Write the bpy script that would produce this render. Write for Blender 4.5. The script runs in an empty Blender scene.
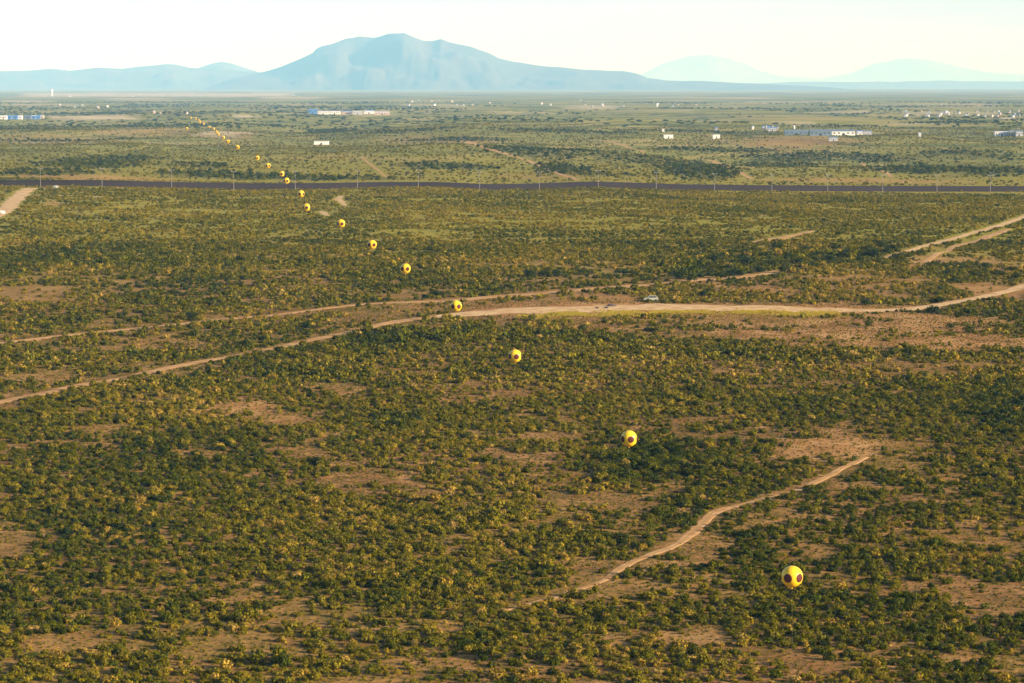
import bpy, bmesh, math, random
import numpy as np
from mathutils import Vector, Matrix

random.seed(7)
RNG = np.random.default_rng(11)
sc = bpy.context.scene
C = sc.collection

# ------------------------------------------------------------------ camera, sky, sun, exposure
W, H_IMG, F = 1024, 683, 2830.0          # frame and focal length in pixels (about a 100 mm lens)
HORIZON = 85.0                           # picture row of the true horizon
CAM_Z = 85.0                             # camera height over the near flat
PITCH = math.atan((H_IMG / 2 - HORIZON) / F)
cam_d = bpy.data.cameras.new('camera')
cam_d.sensor_width = 36.0
cam_d.lens = F / W * 36.0
cam_d.clip_start = 1.0
cam_d.clip_end = 200000.0
cam = bpy.data.objects.new('camera', cam_d)
cam.location = (0, 0, CAM_Z)
cam.rotation_euler = (math.pi / 2 - PITCH, 0, 0)
C.objects.link(cam)
sc.camera = cam

SUN_EL = math.radians(17)
SUN_AZ = math.radians(112)               # clockwise from +Y: to the right and a little behind the camera
world = bpy.data.worlds.new('World')
sc.world = world
world.use_nodes = True
wn, wl = world.node_tree.nodes, world.node_tree.links
wn.clear()
sky = wn.new('ShaderNodeTexSky')
sky.sky_type = 'NISHITA'
sky.sun_disc = False
sky.sun_elevation = SUN_EL
sky.sun_rotation = SUN_AZ
sky.air_density = 1.0
sky.dust_density = 1.0
sky.ozone_density = 1.5
bg = wn.new('ShaderNodeBackground')
bg.inputs['Strength'].default_value = 0.05
wo = wn.new('ShaderNodeOutputWorld')
# thin high cirrus veil: streaks of white over the whole sky, laid out by direction
tc = wn.new('ShaderNodeTexCoord')
mp = wn.new('ShaderNodeMapping')
mp.inputs['Scale'].default_value = (3.0, 3.0, 45.0)
cn = wn.new('ShaderNodeTexNoise')
cn.inputs['Scale'].default_value = 1.6
cn.inputs['Detail'].default_value = 5.0
cn.inputs['Roughness'].default_value = 0.55
cr = wn.new('ShaderNodeMapRange')
cr.inputs['From Min'].default_value = 0.36
cr.inputs['From Max'].default_value = 0.66
cr.inputs['To Min'].default_value = 0.02
cr.inputs['To Max'].default_value = 1.0
cm = wn.new('ShaderNodeMix')
cm.data_type = 'RGBA'
cm.inputs[7].default_value = (6.4, 7.6, 12.4, 1)
wl.new(tc.outputs['Generated'], mp.inputs['Vector'])
wl.new(mp.outputs['Vector'], cn.inputs['Vector'])
wl.new(cn.outputs['Fac'], cr.inputs['Value'])
# a thin even layer looks denser the more slantwise one looks through it
sx = wn.new('ShaderNodeSeparateXYZ'); wl.new(tc.outputs['Generated'], sx.inputs[0])
ab = wn.new('ShaderNodeMath'); ab.operation = 'ABSOLUTE'; wl.new(sx.outputs['Z'], ab.inputs[0])
ad = wn.new('ShaderNodeMath'); ad.operation = 'ADD'; wl.new(ab.outputs[0], ad.inputs[0]); ad.inputs[1].default_value = 0.05
dv = wn.new('ShaderNodeMath'); dv.operation = 'DIVIDE'; dv.inputs[0].default_value = 0.05; wl.new(ad.outputs[0], dv.inputs[1])
vf = wn.new('ShaderNodeMath'); vf.operation = 'MULTIPLY'; wl.new(dv.outputs[0], vf.inputs[0]); wl.new(cr.outputs['Result'], vf.inputs[1])
wl.new(vf.outputs[0], cm.inputs[0])
wl.new(sky.outputs['Color'], cm.inputs[6])
wl.new(cm.outputs[2], bg.inputs['Color'])
wl.new(bg.outputs['Background'], wo.inputs['Surface'])

sun_d = bpy.data.lights.new('sun', 'SUN')
sun_d.energy = 5.0
sun_d.angle = math.radians(0.5)
sun_d.color = (1.0, 0.87, 0.76)
sun = bpy.data.objects.new('sun', sun_d)
to_sun = Vector((math.sin(SUN_AZ) * math.cos(SUN_EL), math.cos(SUN_AZ) * math.cos(SUN_EL), math.sin(SUN_EL)))
sun.rotation_euler = (-to_sun).to_track_quat('-Z', 'Y').to_euler()
sun.location = to_sun * 500
C.objects.link(sun)

sc.view_settings.view_transform = 'Standard'
sc.view_settings.look = 'None'
sc.view_settings.exposure = 1.25
sc.view_settings.gamma = 1.0
sc.view_settings.use_curve_mapping = False
sc.render.engine = 'CYCLES'
sc.cycles.use_denoising = True
sc.cycles.max_bounces = 5
sc.cycles.diffuse_bounces = 2
sc.cycles.transmission_bounces = 2
sc.cycles.volume_bounces = 1
sc.cycles.transparent_max_bounces = 4

# ------------------------------------------------------------------ helpers
def material(name):
    m = bpy.data.materials.new(name)
    m.use_nodes = True
    return m, m.node_tree.nodes, m.node_tree.links, m.node_tree.nodes['Principled BSDF']

def plain(name, col, rough=0.7, metal=0.0, vary=0.12, scale=1.5):
    """a surface colour with mottling and fine relief"""
    m, n, l, b = material(name)
    t = n.new('ShaderNodeTexNoise'); t.inputs['Scale'].default_value = scale; t.inputs['Detail'].default_value = 6
    co = n.new('ShaderNodeTexCoord'); l.new(co.outputs['Object'], t.inputs['Vector'])
    r = n.new('ShaderNodeMapRange'); r.inputs['To Min'].default_value = 1 - vary; r.inputs['To Max'].default_value = 1 + vary
    l.new(t.outputs['Fac'], r.inputs['Value'])
    x = n.new('ShaderNodeVectorMath'); x.operation = 'SCALE'; x.inputs[0].default_value = col[:3]
    l.new(r.outputs['Result'], x.inputs['Scale'])
    l.new(x.outputs['Vector'], b.inputs['Base Color'])
    bp = n.new('ShaderNodeBump'); bp.inputs['Strength'].default_value = 0.15; bp.inputs['Distance'].default_value = 0.05
    l.new(t.outputs['Fac'], bp.inputs['Height']); l.new(bp.outputs['Normal'], b.inputs['Normal'])
    b.inputs['Roughness'].default_value = rough; b.inputs['Metallic'].default_value = metal
    return m

def mesh_np(name, verts, faces):
    me = bpy.data.meshes.new(name)
    me.from_pydata([tuple(v) for v in verts], [], [tuple(f) for f in faces])
    me.update()
    return me

def link(name, me, parent=None, mat=None):
    o = bpy.data.objects.new(name, me)
    C.objects.link(o)
    if parent is not None: o.parent = parent
    if mat is not None and not me.materials: me.materials.append(mat)
    return o

def bm_obj(name, bm, mat, parent=None, smooth=False):
    me = bpy.data.meshes.new(name)
    bm.normal_update(); bm.to_mesh(me); bm.free()
    if smooth:
        me.polygons.foreach_set('use_smooth', [True] * len(me.polygons))
    me.materials.append(mat)
    return link(name, me, parent)

def box(bm, x0, x1, y0, y1, z0, z1):
    v = [bm.verts.new(p) for p in ((x0,y0,z0),(x1,y0,z0),(x1,y1,z0),(x0,y1,z0),(x0,y0,z1),(x1,y0,z1),(x1,y1,z1),(x0,y1,z1))]
    for f in ((3,2,1,0),(4,5,6,7),(0,1,5,4),(1,2,6,5),(2,3,7,6),(3,0,4,7)):
        bm.faces.new([v[i] for i in f])

def tube(bm, pts, radii, n=6):
    rings = []
    for i, p in enumerate(pts):
        p = Vector(p)
        d = (Vector(pts[min(i+1, len(pts)-1)]) - Vector(pts[max(i-1, 0)])).normalized()
        a = d.cross(Vector((0.31, 0.95, 0.05))).normalized(); b = d.cross(a)
        rings.append([bm.verts.new(p + (a * math.cos(t) + b * math.sin(t)) * radii[i]) for t in [k * 2 * math.pi / n for k in range(n)]])
    for r0, r1 in zip(rings, rings[1:]):
        for k in range(n):
            bm.faces.new((r0[k], r0[(k+1) % n], r1[(k+1) % n], r1[k]))
    bm.faces.new(rings[-1]); bm.faces.new(rings[0][::-1])

def thing(name, label, cat, loc=(0,0,0), rotz=0.0, group=None):
    o = bpy.data.objects.new(name, None)
    o.empty_display_size = 0.5
    C.objects.link(o)
    o.location = loc; o.rotation_euler = (0, 0, rotz)
    return tag(o, label, cat, group)

def tag(o, label=None, cat=None, group=None, kind=None):
    if label: o['label'] = label
    if cat: o['category'] = cat
    if group: o['group'] = group
    if kind: o['kind'] = kind
    return o

def _hash(ix, iy, seed):
    h = (ix.astype(np.int64) * 374761393 + iy.astype(np.int64) * 668265263 + seed * 982451653) & 0xFFFFFFFF
    h = ((h ^ (h >> 13)) * 1274126177) & 0xFFFFFFFF
    h = h ^ (h >> 16)
    return (h & 0xFFFFFF) / float(0xFFFFFF)

def vnoise(x, y, seed):
    ix, iy = np.floor(x), np.floor(y)
    fx, fy = x - ix, y - iy
    fx = fx * fx * (3 - 2 * fx); fy = fy * fy * (3 - 2 * fy)
    a, b = _hash(ix, iy, seed), _hash(ix + 1, iy, seed)
    c, d = _hash(ix, iy + 1, seed), _hash(ix + 1, iy + 1, seed)
    return (a * (1 - fx) + b * fx) * (1 - fy) + (c * (1 - fx) + d * fx) * fy

def fbm(x, y, oct_=4, seed=1, gain=0.5):
    s = 0.0; a = 1.0; t = 0.0
    for k in range(oct_):
        s = s + a * vnoise(x * 2**k + 17.3 * k, y * 2**k - 9.1 * k, seed + k)
        t += a; a *= gain
    return s / t

def sstep(a, b, x):
    t = np.clip((x - a) / (b - a), 0, 1)
    return t * t * (3 - 2 * t)

# ------------------------------------------------------------------ terrain shape
def ray(px, py):
    u = (px - W / 2) / F; v = (H_IMG / 2 - py) / F
    return np.array([u, math.cos(PITCH) + v * math.sin(PITCH), -math.sin(PITCH) + v * math.cos(PITCH)])

def pixel_at_depth(px, py, Y):
    d = ray(px, py)
    return d * (Y / d[1]) + np.array([0, 0, CAM_Z])

_py = np.array([0, 350, 430, 530, 650, 740, 850, 950, 1100, 1300, 1600, 1700, 1e6])
_pz = np.array([0, 0, 1.0, 4.0, 8.0, 11.5, 15.5, 18.5, 21.5, 23, 23, 23, 23.0])
_tabY = np.arange(0, 2400, 5.0)
_tabZ = np.convolve(np.interp(np.arange(-100, 2500, 5.0), _py, _pz), np.ones(41) / 41, 'valid')[:len(_tabY)]

FENCE = np.array([(-260,186.5,1612),(-150,186.5,1628),(0,186.4,1640),(100,186.2,1650),(170,188,1665),(250,189.6,1685),(320,189.2,1700),(380,188,1715),
    (440,187.9,1725),(490,190,1735),(530,189.5,1745),(570,188,1755),(600,187.3,1760),(640,188.5,1770),(680,190,1780),(770,191,1800),
    (900,191.6,1830),(1024,191.6,1855),(1170,191.6,1890),(1300,191.6,1920)])
_fz = np.array([pixel_at_depth(a, b, c)[2] for a, b, c in FENCE])

def terrain(x, y):
    x = np.asarray(x, float); y = np.asarray(y, float)
    r = np.hypot(x, y)
    yy = np.where(y > 0.35 * r, y, 0.35 * r)          # beside and behind the camera the flat simply goes on
    z = np.interp(np.minimum(yy, 2390), _tabY, _tabZ)
    px = W / 2 + F * x / np.maximum(yy, 50)
    Yf = np.interp(px, FENCE[:, 0], FENCE[:, 2])
    dz = np.interp(px, FENCE[:, 0], _fz) - 23.0
    w = np.where(yy < Yf, np.exp(-((yy - Yf) / 260.0) ** 2), np.exp(-((yy - Yf) / 1100.0) ** 2))
    z = z + dz * w
    # low swell in front of the fence left of the middle
    z = z + 1.9 * np.exp(-((px - 415) / 75.0) ** 2) * np.exp(-((yy - (Yf - 45)) / 22.0) ** 2)
    # gentle ground waves on the near side
    z = z + (fbm(x / 110, y / 110, 3, 5) - 0.5) * 2.2 * sstep(250, 500, r) * (1 - sstep(1350, 1600, yy))
    # rolling washes and ridges beyond the fence
    A = 13.0 * sstep(1900, 2700, yy) * (1 - sstep(5200, 9000, yy))
    z = z + (fbm(x / 260 + 3.1, y / 640, 3, 21) - 0.5) * 2 * A
    return z

_ds = np.exp(np.linspace(math.log(150), math.log(114000), 3000))
def ground_at(px, py, lift=0.0):
    """the spot on the ground that a picture point looks at"""
    d = ray(px, py)
    P = d[None, :] * (_ds / d[1])[:, None] + np.array([0, 0, CAM_Z])
    g = P[:, 2] - terrain(P[:, 0], P[:, 1]) - lift
    k = np.argmax(g < 0)
    if g[k] >= 0: k = len(_ds) - 1
    k = max(k, 1)
    t = g[k-1] / max(g[k-1] - g[k], 1e-6)
    p = P[k-1] * (1 - t) + P[k] * t
    return p

# polar ground sheet, fine ahead of the camera
_th = np.radians(np.concatenate([np.arange(-180, -30, 3.0), np.arange(-30, -13, 0.5), np.arange(-13, 13, 0.1), np.arange(13, 30, 0.5), np.arange(30, 180.1, 3.0)]))
_rr = np.concatenate([[1.0], np.linspace(30, 330, 12), np.exp(np.arange(math.log(345), math.log(4200), 0.0095)), np.exp(np.arange(math.log(4230), math.log(116000), 0.024))])
TH, RR = np.meshgrid(_th, _rr)
GX, GY = RR * np.sin(TH), RR * np.cos(TH)
GZ = terrain(GX, GY)

def zground(x, y):
    """height of the ground sheet as it is actually meshed"""
    x = np.asarray(x, float); y = np.asarray(y, float)
    it = np.interp(np.arctan2(x, y), _th, np.arange(len(_th))); ir = np.interp(np.hypot(x, y), _rr, np.arange(len(_rr)))
    i0 = np.clip(it.astype(int), 0, len(_th) - 2); r0 = np.clip(ir.astype(int), 0, len(_rr) - 2)
    a = it - i0; b = ir - r0
    return (GZ[r0, i0] * (1 - a) + GZ[r0, i0+1] * a) * (1 - b) + (GZ[r0+1, i0] * (1 - a) + GZ[r0+1, i0+1] * a) * b

# ------------------------------------------------------------------ map of the plain (all turned into ground positions)
def to_ground(pts):
    return np.array([ground_at(a, b)[:2] for a, b in pts])

ROADS = {   # name: (polyline in the picture, width in metres along it, strength of bare soil, label)
    'left_track': ([(-40,409),(0,402),(60,390),(120,378),(200,362),(260,351),(300,343),(345,333),(400,321),(440,317)], [4.2,4.2,4.4,4,3.6,3.8,4,4.4,5,8]),
    'main_road': ([(432,318),(470,314),(520,311),(580,309),(640,307.5),(710,307.5),(780,309),(850,310.5),(910,309),(960,301),(1000,293),(1024,286),(1060,276)], [6,13,18,20,21,20,17,11,7,5,5,5,5]),
    'upper_track': ([(-40,347),(0,343),(60,336),(140,328),(210,321),(280,314),(330,308),(370,304),(420,302),(470,299),(530,294),(580,290),(640,285.5)], [3.4]*5+[3.8,4.5,5,6,7,8,8,5]),
    'middle_track': ([(640,285.5),(697,280),(728,278),(762,274),(800,268)], [4,6,6,6,4]),
    'straight_road': ([(880,259),(905,252),(925,246),(960,236.5),(1000,225),(1024,217),(1060,206)], [2,4.5,4.5,4.5,5,5,5]),
    'side_track': ([(925,262),(940,253),(962,245),(985,238),(1000,232),(1010,229)], [3,3,4,5,5,2]),
    'short_track': ([(752,243),(780,238),(812,231)], [5,6,3]),
    'footpath': ([(500,611),(520,606),(545,598),(575,590),(600,580),(630,565),(665,548),(690,535),(708,522),(720,511),(745,504),(780,494),(820,481),(848,468),(864,457)], [.6,1.1,1.6,1.9,1.6,2.0,2.2,2.2,2.8,2.4,2.1,2.0,2.0,2.2,1.4]),
    'fence_road': ([(-14,222),(2,212),(10,204),(18,197),(25,191),(31,188)], [7,9,10,10,10,8]),
    'patrol_road': ([(20,188.3),(45,188.2),(70,188.3),(90,188.6)], [5,6,6,4]),
    'patrol_track': ([(22,195),(50,195.4),(90,196.5),(128,198.5)], [6,6,5,3]),
    'wash_path': ([(341,196),(338,199),(342,202),(345,206)], [3,5,4,2]),
    'wash_trail': ([(320,211),(323,213),(328,216)], [2,4,2]),
    'far_trail': ([(468,141),(482,146),(500,152),(520,158),(540,166),(560,174),(578,180)], [9,8,6,4.5,4.5,4.5,4.5]),
    'hill_trail': ([(597,140),(615,143),(632,149),(645,153)], [4,5,5,3]),
    'ridge_trail': ([(690,158),(715,162),(735,170),(752,179)], [4,4,4,4]),
    'east_trail': ([(768,147),(790,152),(815,160)], [3,4,3]),
    'valley_trail': ([(862,163),(878,168),(892,177)], [4,4,4]),
    'field_road': ([(362,157),(370,164),(378,170),(386,177)], [2,2.5,2.5,2]),
}
def resample(pts, step):
    out = [pts[0]]
    pp = np.vstack([2*pts[0]-pts[1], pts, 2*pts[-1]-pts[-2]])
    for i in range(1, len(pp) - 2):
        n = max(int(np.linalg.norm(pp[i+1] - pp[i]) / step), 2)
        for k in range(1, n + 1):
            t = k / n
            p0, p1, p2, p3 = pp[i-1], pp[i], pp[i+1], pp[i+2]
            out.append(0.5 * (2*p1 + (p2-p0)*t + (2*p0-5*p1+4*p2-p3)*t*t + (3*p1-p0-3*p2+p3)*t**3))
    return np.array(out)

ROADLINES = {}
for nm, (pts, ws) in ROADS.items():
    g = to_ground(pts)
    q = resample(np.column_stack([g, ws]), 2.5 if nm == 'footpath' else 6.0)
    ROADLINES[nm] = q

def road_gap(x, y, want=None):
    """signed distance to the nearest road edge (negative = on a road)"""
    best = np.full(x.shape, 1e9)
    for nm, q in ROADLINES.items():
        lo, hi = q.min(0), q.max(0)
        idx = np.where((x > lo[0]-30) & (x < hi[0]+30) & (y > lo[1]-30) & (y < hi[1]+30))[0]
        if not len(idx): continue
        P = np.column_stack([x[idx], y[idx]])
        for s in range(0, len(idx), 20000):
            p = P[s:s+20000]
            a = q[:-1, :2]; b = q[1:, :2]
            ab = b - a; L = (ab**2).sum(1) + 1e-9
            t = np.clip(((p[:, None, 0]-a[:, 0])*ab[:, 0] + (p[:, None, 1]-a[:, 1])*ab[:, 1]) / L, 0, 1)
            dx = p[:, None, 0] - a[:, 0] - t*ab[:, 0]; dy = p[:, None, 1] - a[:, 1] - t*ab[:, 1]
            w = q[:-1, 2] * 0.5
            d = (np.sqrt(dx*dx + dy*dy) - w).min(1)
            best[idx[s:s+20000]] = np.minimum(best[idx[s:s+20000]], d)
    return best

def ell(px, py, rx, ry, amt):
    c = ground_at(px, py)
    n = ground_at(px, min(py + ry, 720)); f = ground_at(px, max(py - ry, 92))
    return (c[0], c[1], rx * c[1] / F, max(abs(f[1] - n[1]) / 2, 2.0), amt, c[0] / c[1])

# bare or sandy spots: picture centre, half size, strength
BARE = [ell(*a) for a in [
    (240,408,42,12,1.0),(290,420,30,8,.9),(95,427,28,5,.7),(345,392,30,8,.5),(40,378,30,6,.6),(170,345,80,7,.55),(340,345,50,10,.3),
    (840,446,55,10,1.1),(800,452,30,6,1.0),(880,443,35,4,.7),(905,392,22,4,.6),(835,432,26,4,.6),(860,486,25,4,.5),(930,455,40,4,.4),
    (640,309,210,7,1.3),(820,310,110,7,1.2),(900,326,140,16,1.25),(960,340,90,10,1.2),(760,330,80,10,1.0),(820,345,60,6,.8),(620,324,60,7,.5),(700,322,60,7,.55),(560,316,70,6,.5),
    (960,268,50,12,.6),(985,290,40,10,.7),(930,262,25,10,.6),(860,280,80,12,.35),(740,284,70,8,.3),(600,300,60,5,.5),(430,305,60,8,.5),(395,283,10,3,.7),
    (660,640,60,12,.6),(640,585,40,6,.35),(560,462,50,8,.35),(520,436,60,5,.5),(450,395,60,10,.3),(500,380,40,6,.25),(720,365,60,10,.25),
    (60,642,60,9,.5),(110,615,60,5,.5),(260,600,60,4,.6),(300,622,60,4,.5),(190,665,50,6,.55),(130,590,50,4,.6),(80,668,50,5,.5),(420,610,70,4,.4),(250,640,50,4,.3),
    (960,585,70,4,.5),(880,605,60,4,.45),(760,545,60,4,.4),(820,520,60,4,.35),(700,640,40,5,.4),(940,660,60,5,.45),(480,660,60,4,.3),(620,530,30,4,.4),(700,470,40,5,.3),
    (50,300,40,3,.3),(30,290,60,4,.2),(250,255,60,3,.2),(55,203,12,3,.7),(118,187,8,1.5,.8),
    (80,177,90,2.6,.8),(860,180.5,100,2.4,.75),(540,177,60,3,.35),(150,131,60,4,.45),(230,134,30,4,.5),(50,140,70,4,.4),
    (410,140,40,3,.5),(460,141,40,3,.45),(800,142,58,4,.85),(780,139,50,2.5,.7),(320,157,60,3,.2)]]
# far bare fields: picture box and strength
FIELDS = []
for (x0, x1, y0, y1, a) in [(15,300,93.2,96.8,.85),(0,60,100.5,102.2,.7),(0,95,104,106,.5),(45,146,115.4,119.6,.95),(228,262,115,118,.8),(255,330,97,99,.6),(190,256,131,137,.6),
        (560,625,105.5,109,.75),(305,395,111.5,115,.7),(395,470,104,106.5,.45),(810,880,110.5,113.5,.7),(900,1010,112,114.5,.55),(985,1024,117,119,.8),(730,860,101,103,.4),
        (600,700,110,112,.35),(480,560,112,113.5,.45),(735,820,121,123,.45),(660,740,120.5,122,.4),(0,1024,91.5,92.2,.3),(880,960,123,124.5,.4),(0,120,142.5,145,.5),(140,260,144,146.5,.4),(100,180,98,100,.5),
        (640,770,97,98.5,.35),(850,1000,104,106,.3),(300,480,100,101,.3)]:
    xm = (x0 + x1) / 2
    n = ground_at(xm, y1); f = ground_at(xm, y0)
    FIELDS.append(((x0 - W/2) / F, (x1 - W/2) / F, n[1], f[1], a))
# dense thickets: picture centre, half size, strength
DENSE = [ell(*a) for a in [
    (640,460,50,14,1),(620,478,40,8,.7),(400,422,40,9,.9),(300,350,10,3,.3),(470,335,140,8,.8),(380,345,60,8,.7),(560,340,90,6,.6),(160,385,90,7,.5),(300,375,60,8,.7),(120,420,110,6,.5),
    (1000,400,40,22,.8),(940,385,60,10,.6),(760,345,70,4,.6),(800,355,200,8,.5),(1000,432,30,8,.6),(450,520,80,16,.7),(420,580,70,12,.7),(560,540,70,10,.6),(380,600,40,10,.6),(450,640,60,10,.4),
    (90,420,60,8,.5),(740,262,70,12,.9),(840,256,70,8,1),(790,268,60,6,.8),(700,275,40,6,.6),(540,272,22,4,.8),(960,272,40,8,.8),(600,290,50,4,.5),(150,262,100,5,.5),(60,252,40,3,.5),(260,262,60,4,.5),(720,330,80,5,.4),
    (200,280,60,3,.4),(400,275,80,5,.35),(470,255,80,6,.3),(620,245,80,6,.3),(140,660,80,10,.4),(850,600,70,8,.5),(880,560,70,8,.3),(660,515,60,6,.4),(760,400,100,10,.3)]]
# dark wooded washes beyond the fence
WOODS = [ell(*a) for a in [(90,163,50,5,1),(40,172,50,4,.9),(230,175,70,4,1),(300,178,60,2.5,.9),(130,158,30,3,.8),(450,166,50,4,.8),(360,178,50,2,.6),(560,168,30,5,.9),(700,169,40,6,1),(780,166,40,3,.6),
    (800,156,60,4,.8),(860,156,40,3,.8),(920,168,50,4,1),(990,170,40,3,.7),(640,158,60,4,.6),(880,160,30,3,.7),(540,149,60,2.5,.7),(720,150,70,2.5,.6),(450,139,60,1.6,.8),(330,132,24,1.8,1),(150,126,90,1.4,.35),(260,125,60,1.4,.35),(60,141,80,1.2,.9),
    (960,152,50,3,.6),(1000,157,40,3,.5),(600,174,50,2,.5),(200,165,40,3,.6),(20,127,50,1.4,.35),(400,131,60,1.6,.5),(560,131,80,1.6,.6),(690,131,60,1.4,.6),(840,126,50,1.4,.5),(120,112,40,2,.7),(190,113.5,30,1,.8),(700,116,80,1.4,.5),(960,122,60,1.4,.5)]]

def patches(lst, x, y, soft=0.55, seed=50):
    m = np.zeros(x.shape)
    wob = fbm(x / 9.0 + 4, y / 14.0, 3, seed) - 0.5 + (vnoise(x / 3.0, y / 4.0, seed + 9) - 0.5) * 0.5
    for cx, cy, rx, ry, a, sh in lst:
        sel = (np.abs(y - cy) < ry * 1.7) & (np.abs(x - cx - sh * (y - cy)) < rx * 1.7)
        if not sel.any(): continue
        d = np.sqrt(((x[sel] - cx - sh * (y[sel] - cy)) / rx) ** 2 + ((y[sel] - cy) / ry) ** 2) + wob[sel] * 1.0
        m[sel] = np.maximum(m[sel], a * (1 - sstep(soft, 1.25, d)))
    return m

def fields(x, y):
    m = np.zeros(x.shape)
    t = x / np.maximum(y, 1)
    wob = (fbm(t * 260, np.log(np.maximum(y, 1)) * 40, 3, 77) - 0.5)
    for t0, t1, n, f, a in FIELDS:
        sel = (y > n * 0.97) & (y < f * 1.03) & (t > t0 - .004) & (t < t1 + .004)
        if not sel.any(): continue
        e = np.minimum(sstep(0, .006, t[sel] - t0 + wob[sel] * .012), sstep(0, .006, t1 - t[sel] + wob[sel] * .012))
        e2 = sstep(-.25, .25, np.minimum((y[sel] - n), (f - y[sel])) / (f - n) + wob[sel] * .6)
        m[sel] = np.maximum(m[sel], a * e * e2)
    return m

# ------------------------------------------------------------------ ground
def ground_material():
    m, n, l, b = material('desert_ground')
    co = n.new('ShaderNodeTexCoord')
    def attr(nm):
        a = n.new('ShaderNodeAttribute'); a.attribute_name = nm; return a.outputs['Fac']
    def noise(sc_, det=6, vec=None, rough=.55):
        t = n.new('ShaderNodeTexNoise'); t.inputs['Scale'].default_value = sc_; t.inputs['Detail'].default_value = det; t.inputs['Roughness'].default_value = rough
        l.new(vec if vec is not None else co.outputs['Object'], t.inputs['Vector']); return t.outputs['Fac']
    def ramp(fac, stops):
        r = n.new('ShaderNodeValToRGB'); l.new(fac, r.inputs['Fac'])
        e = r.color_ramp.elements
        while len(e) < len(stops): e.new(0.5)
        for k, (p, c) in enumerate(stops): e[k].position = p; e[k].color = (*c, 1)
        return r.outputs['Color']
    def mix(f, a, c, blend='MIX'):
        x = n.new('ShaderNodeMix'); x.data_type = 'RGBA'; x.blend_type = blend
        if isinstance(f, float): x.inputs[0].default_value = f
        else: l.new(f, x.inputs[0])
        l.new(a, x.inputs[6]); l.new(c, x.inputs[7]); return x.outputs[2]
    def math_(op, a, c):
        x = n.new('ShaderNodeMath'); x.operation = op
        for k, v in enumerate((a, c)):
            if isinstance(v, (float, int)): x.inputs[k].default_value = v
            else: l.new(v, x.inputs[k])
        x.use_clamp = op in ('ADD', 'MULTIPLY', 'SUBTRACT'); return x.outputs[0]
    soil = ramp(noise(.12, 8), [(.36, (.18,.080,.026)), (.5, (.29,.138,.045)), (.66, (.42,.225,.082))])
    litter = ramp(noise(1.1, 6), [(.36, (.085,.052,.012)), (.52, (.15,.092,.024)), (.68, (.25,.155,.045))])
    near = mix(ramp(noise(.45, 6), [(.42, (0,0,0)), (.6, (1,1,1))]), soil, litter)
    grass = ramp(noise(.22, 8, rough=.7), [(.34, (.125,.122,.010)), (.46, (.225,.204,.014)), (.58, (.295,.248,.020)), (.72, (.38,.28,.04))])
    gr = math_('ADD', attr('grass'), math_('SUBTRACT', math_('MULTIPLY', noise(.6, 5), .6), .3))
    c1 = mix(gr, near, grass)
    # the plain too far off to tell its bushes apart
    mp_ = n.new('ShaderNodeMapping'); mp_.inputs['Scale'].default_value = (1/420, 1/900, 1); l.new(co.outputs['Object'], mp_.inputs['Vector'])
    farc = ramp(noise(1.0, 9, mp_.outputs['Vector'], .62), [(.36, (.055,.080,.022)), (.44, (.145,.165,.028)), (.52, (.230,.228,.036)), (.59, (.30,.26,.060)), (.68, (.42,.31,.13))])
    c2 = mix(attr('far'), c1, farc)
    c3 = mix(attr('wood'), c2, ramp(noise(.05, 4), [(.3, (.022,.040,.016)), (.7, (.045,.064,.022))]))
    c4 = mix(attr('bare'), c3, ramp(noise(.09, 8), [(.38, (.27,.128,.042)), (.5, (.40,.205,.070)), (.64, (.52,.30,.115))]))
    c4 = mix(attr('field'), c4, ramp(noise(.012, 6), [(.36, (.34,.27,.13)), (.5, (.50,.41,.23)), (.64, (.62,.53,.34))]))
    l.new(c4, b.inputs['Base Color'])
    b.inputs['Roughness'].default_value = 0.95
    b.inputs['Specular IOR Level'].default_value = 0.1
    bp = n.new('ShaderNodeBump'); bp.inputs['Strength'].default_value = 0.8; bp.inputs['Distance'].default_value = 0.35
    l.new(noise(.9, 7), bp.inputs['Height']); l.new(bp.outputs['Normal'], b.inputs['Normal'])
    return m

def bare_amount(x, y):
    return patches(BARE, x, y)

nr, nt = GX.shape
idx = np.arange(nr * nt).reshape(nr, nt)
quads = np.stack([idx[:-1, :-1], idx[:-1, 1:], idx[1:, 1:], idx[1:, :-1]], -1).reshape(-1, 4)
gm = bpy.data.meshes.new('ground')
gm.vertices.add(nr * nt)
gm.vertices.foreach_set('co', np.column_stack([GX.ravel(), GY.ravel(), GZ.ravel()]).ravel())
gm.loops.add(len(quads) * 4); gm.loops.foreach_set('vertex_index', quads[:, ::-1].ravel())
gm.polygons.add(len(quads)); gm.polygons.foreach_set('loop_start', np.arange(0, len(quads) * 4, 4))
gm.polygons.foreach_set('use_smooth', np.ones(len(quads), bool))
gm.update(); gm.validate()
fx, fy = GX.ravel(), GY.ravel()
def gattr(nm, v):
    a = gm.attributes.new(nm, 'FLOAT', 'POINT'); a.data.foreach_set('value', v.astype(np.float32))
fr = np.hypot(fx, fy)
gattr('bare', np.clip(np.where(fy > 100, bare_amount(fx, fy), 0) * 0.7, 0, .85))
gattr('field', np.where(fy > 100, fields(fx, fy), 0))
gattr('grass', np.clip(sstep(880, 1250, fr) * .85 + .12 + .4 * (fbm(fx/40, fy/40, 3, 8) - .5), 0, 1))
gattr('far', sstep(1800, 2900, fr) * .85)
gattr('wood', patches(WOODS, fx, fy, .5, 60) * .8)
ground = link('ground', gm, None, ground_material())
tag(ground, kind='structure')

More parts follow.
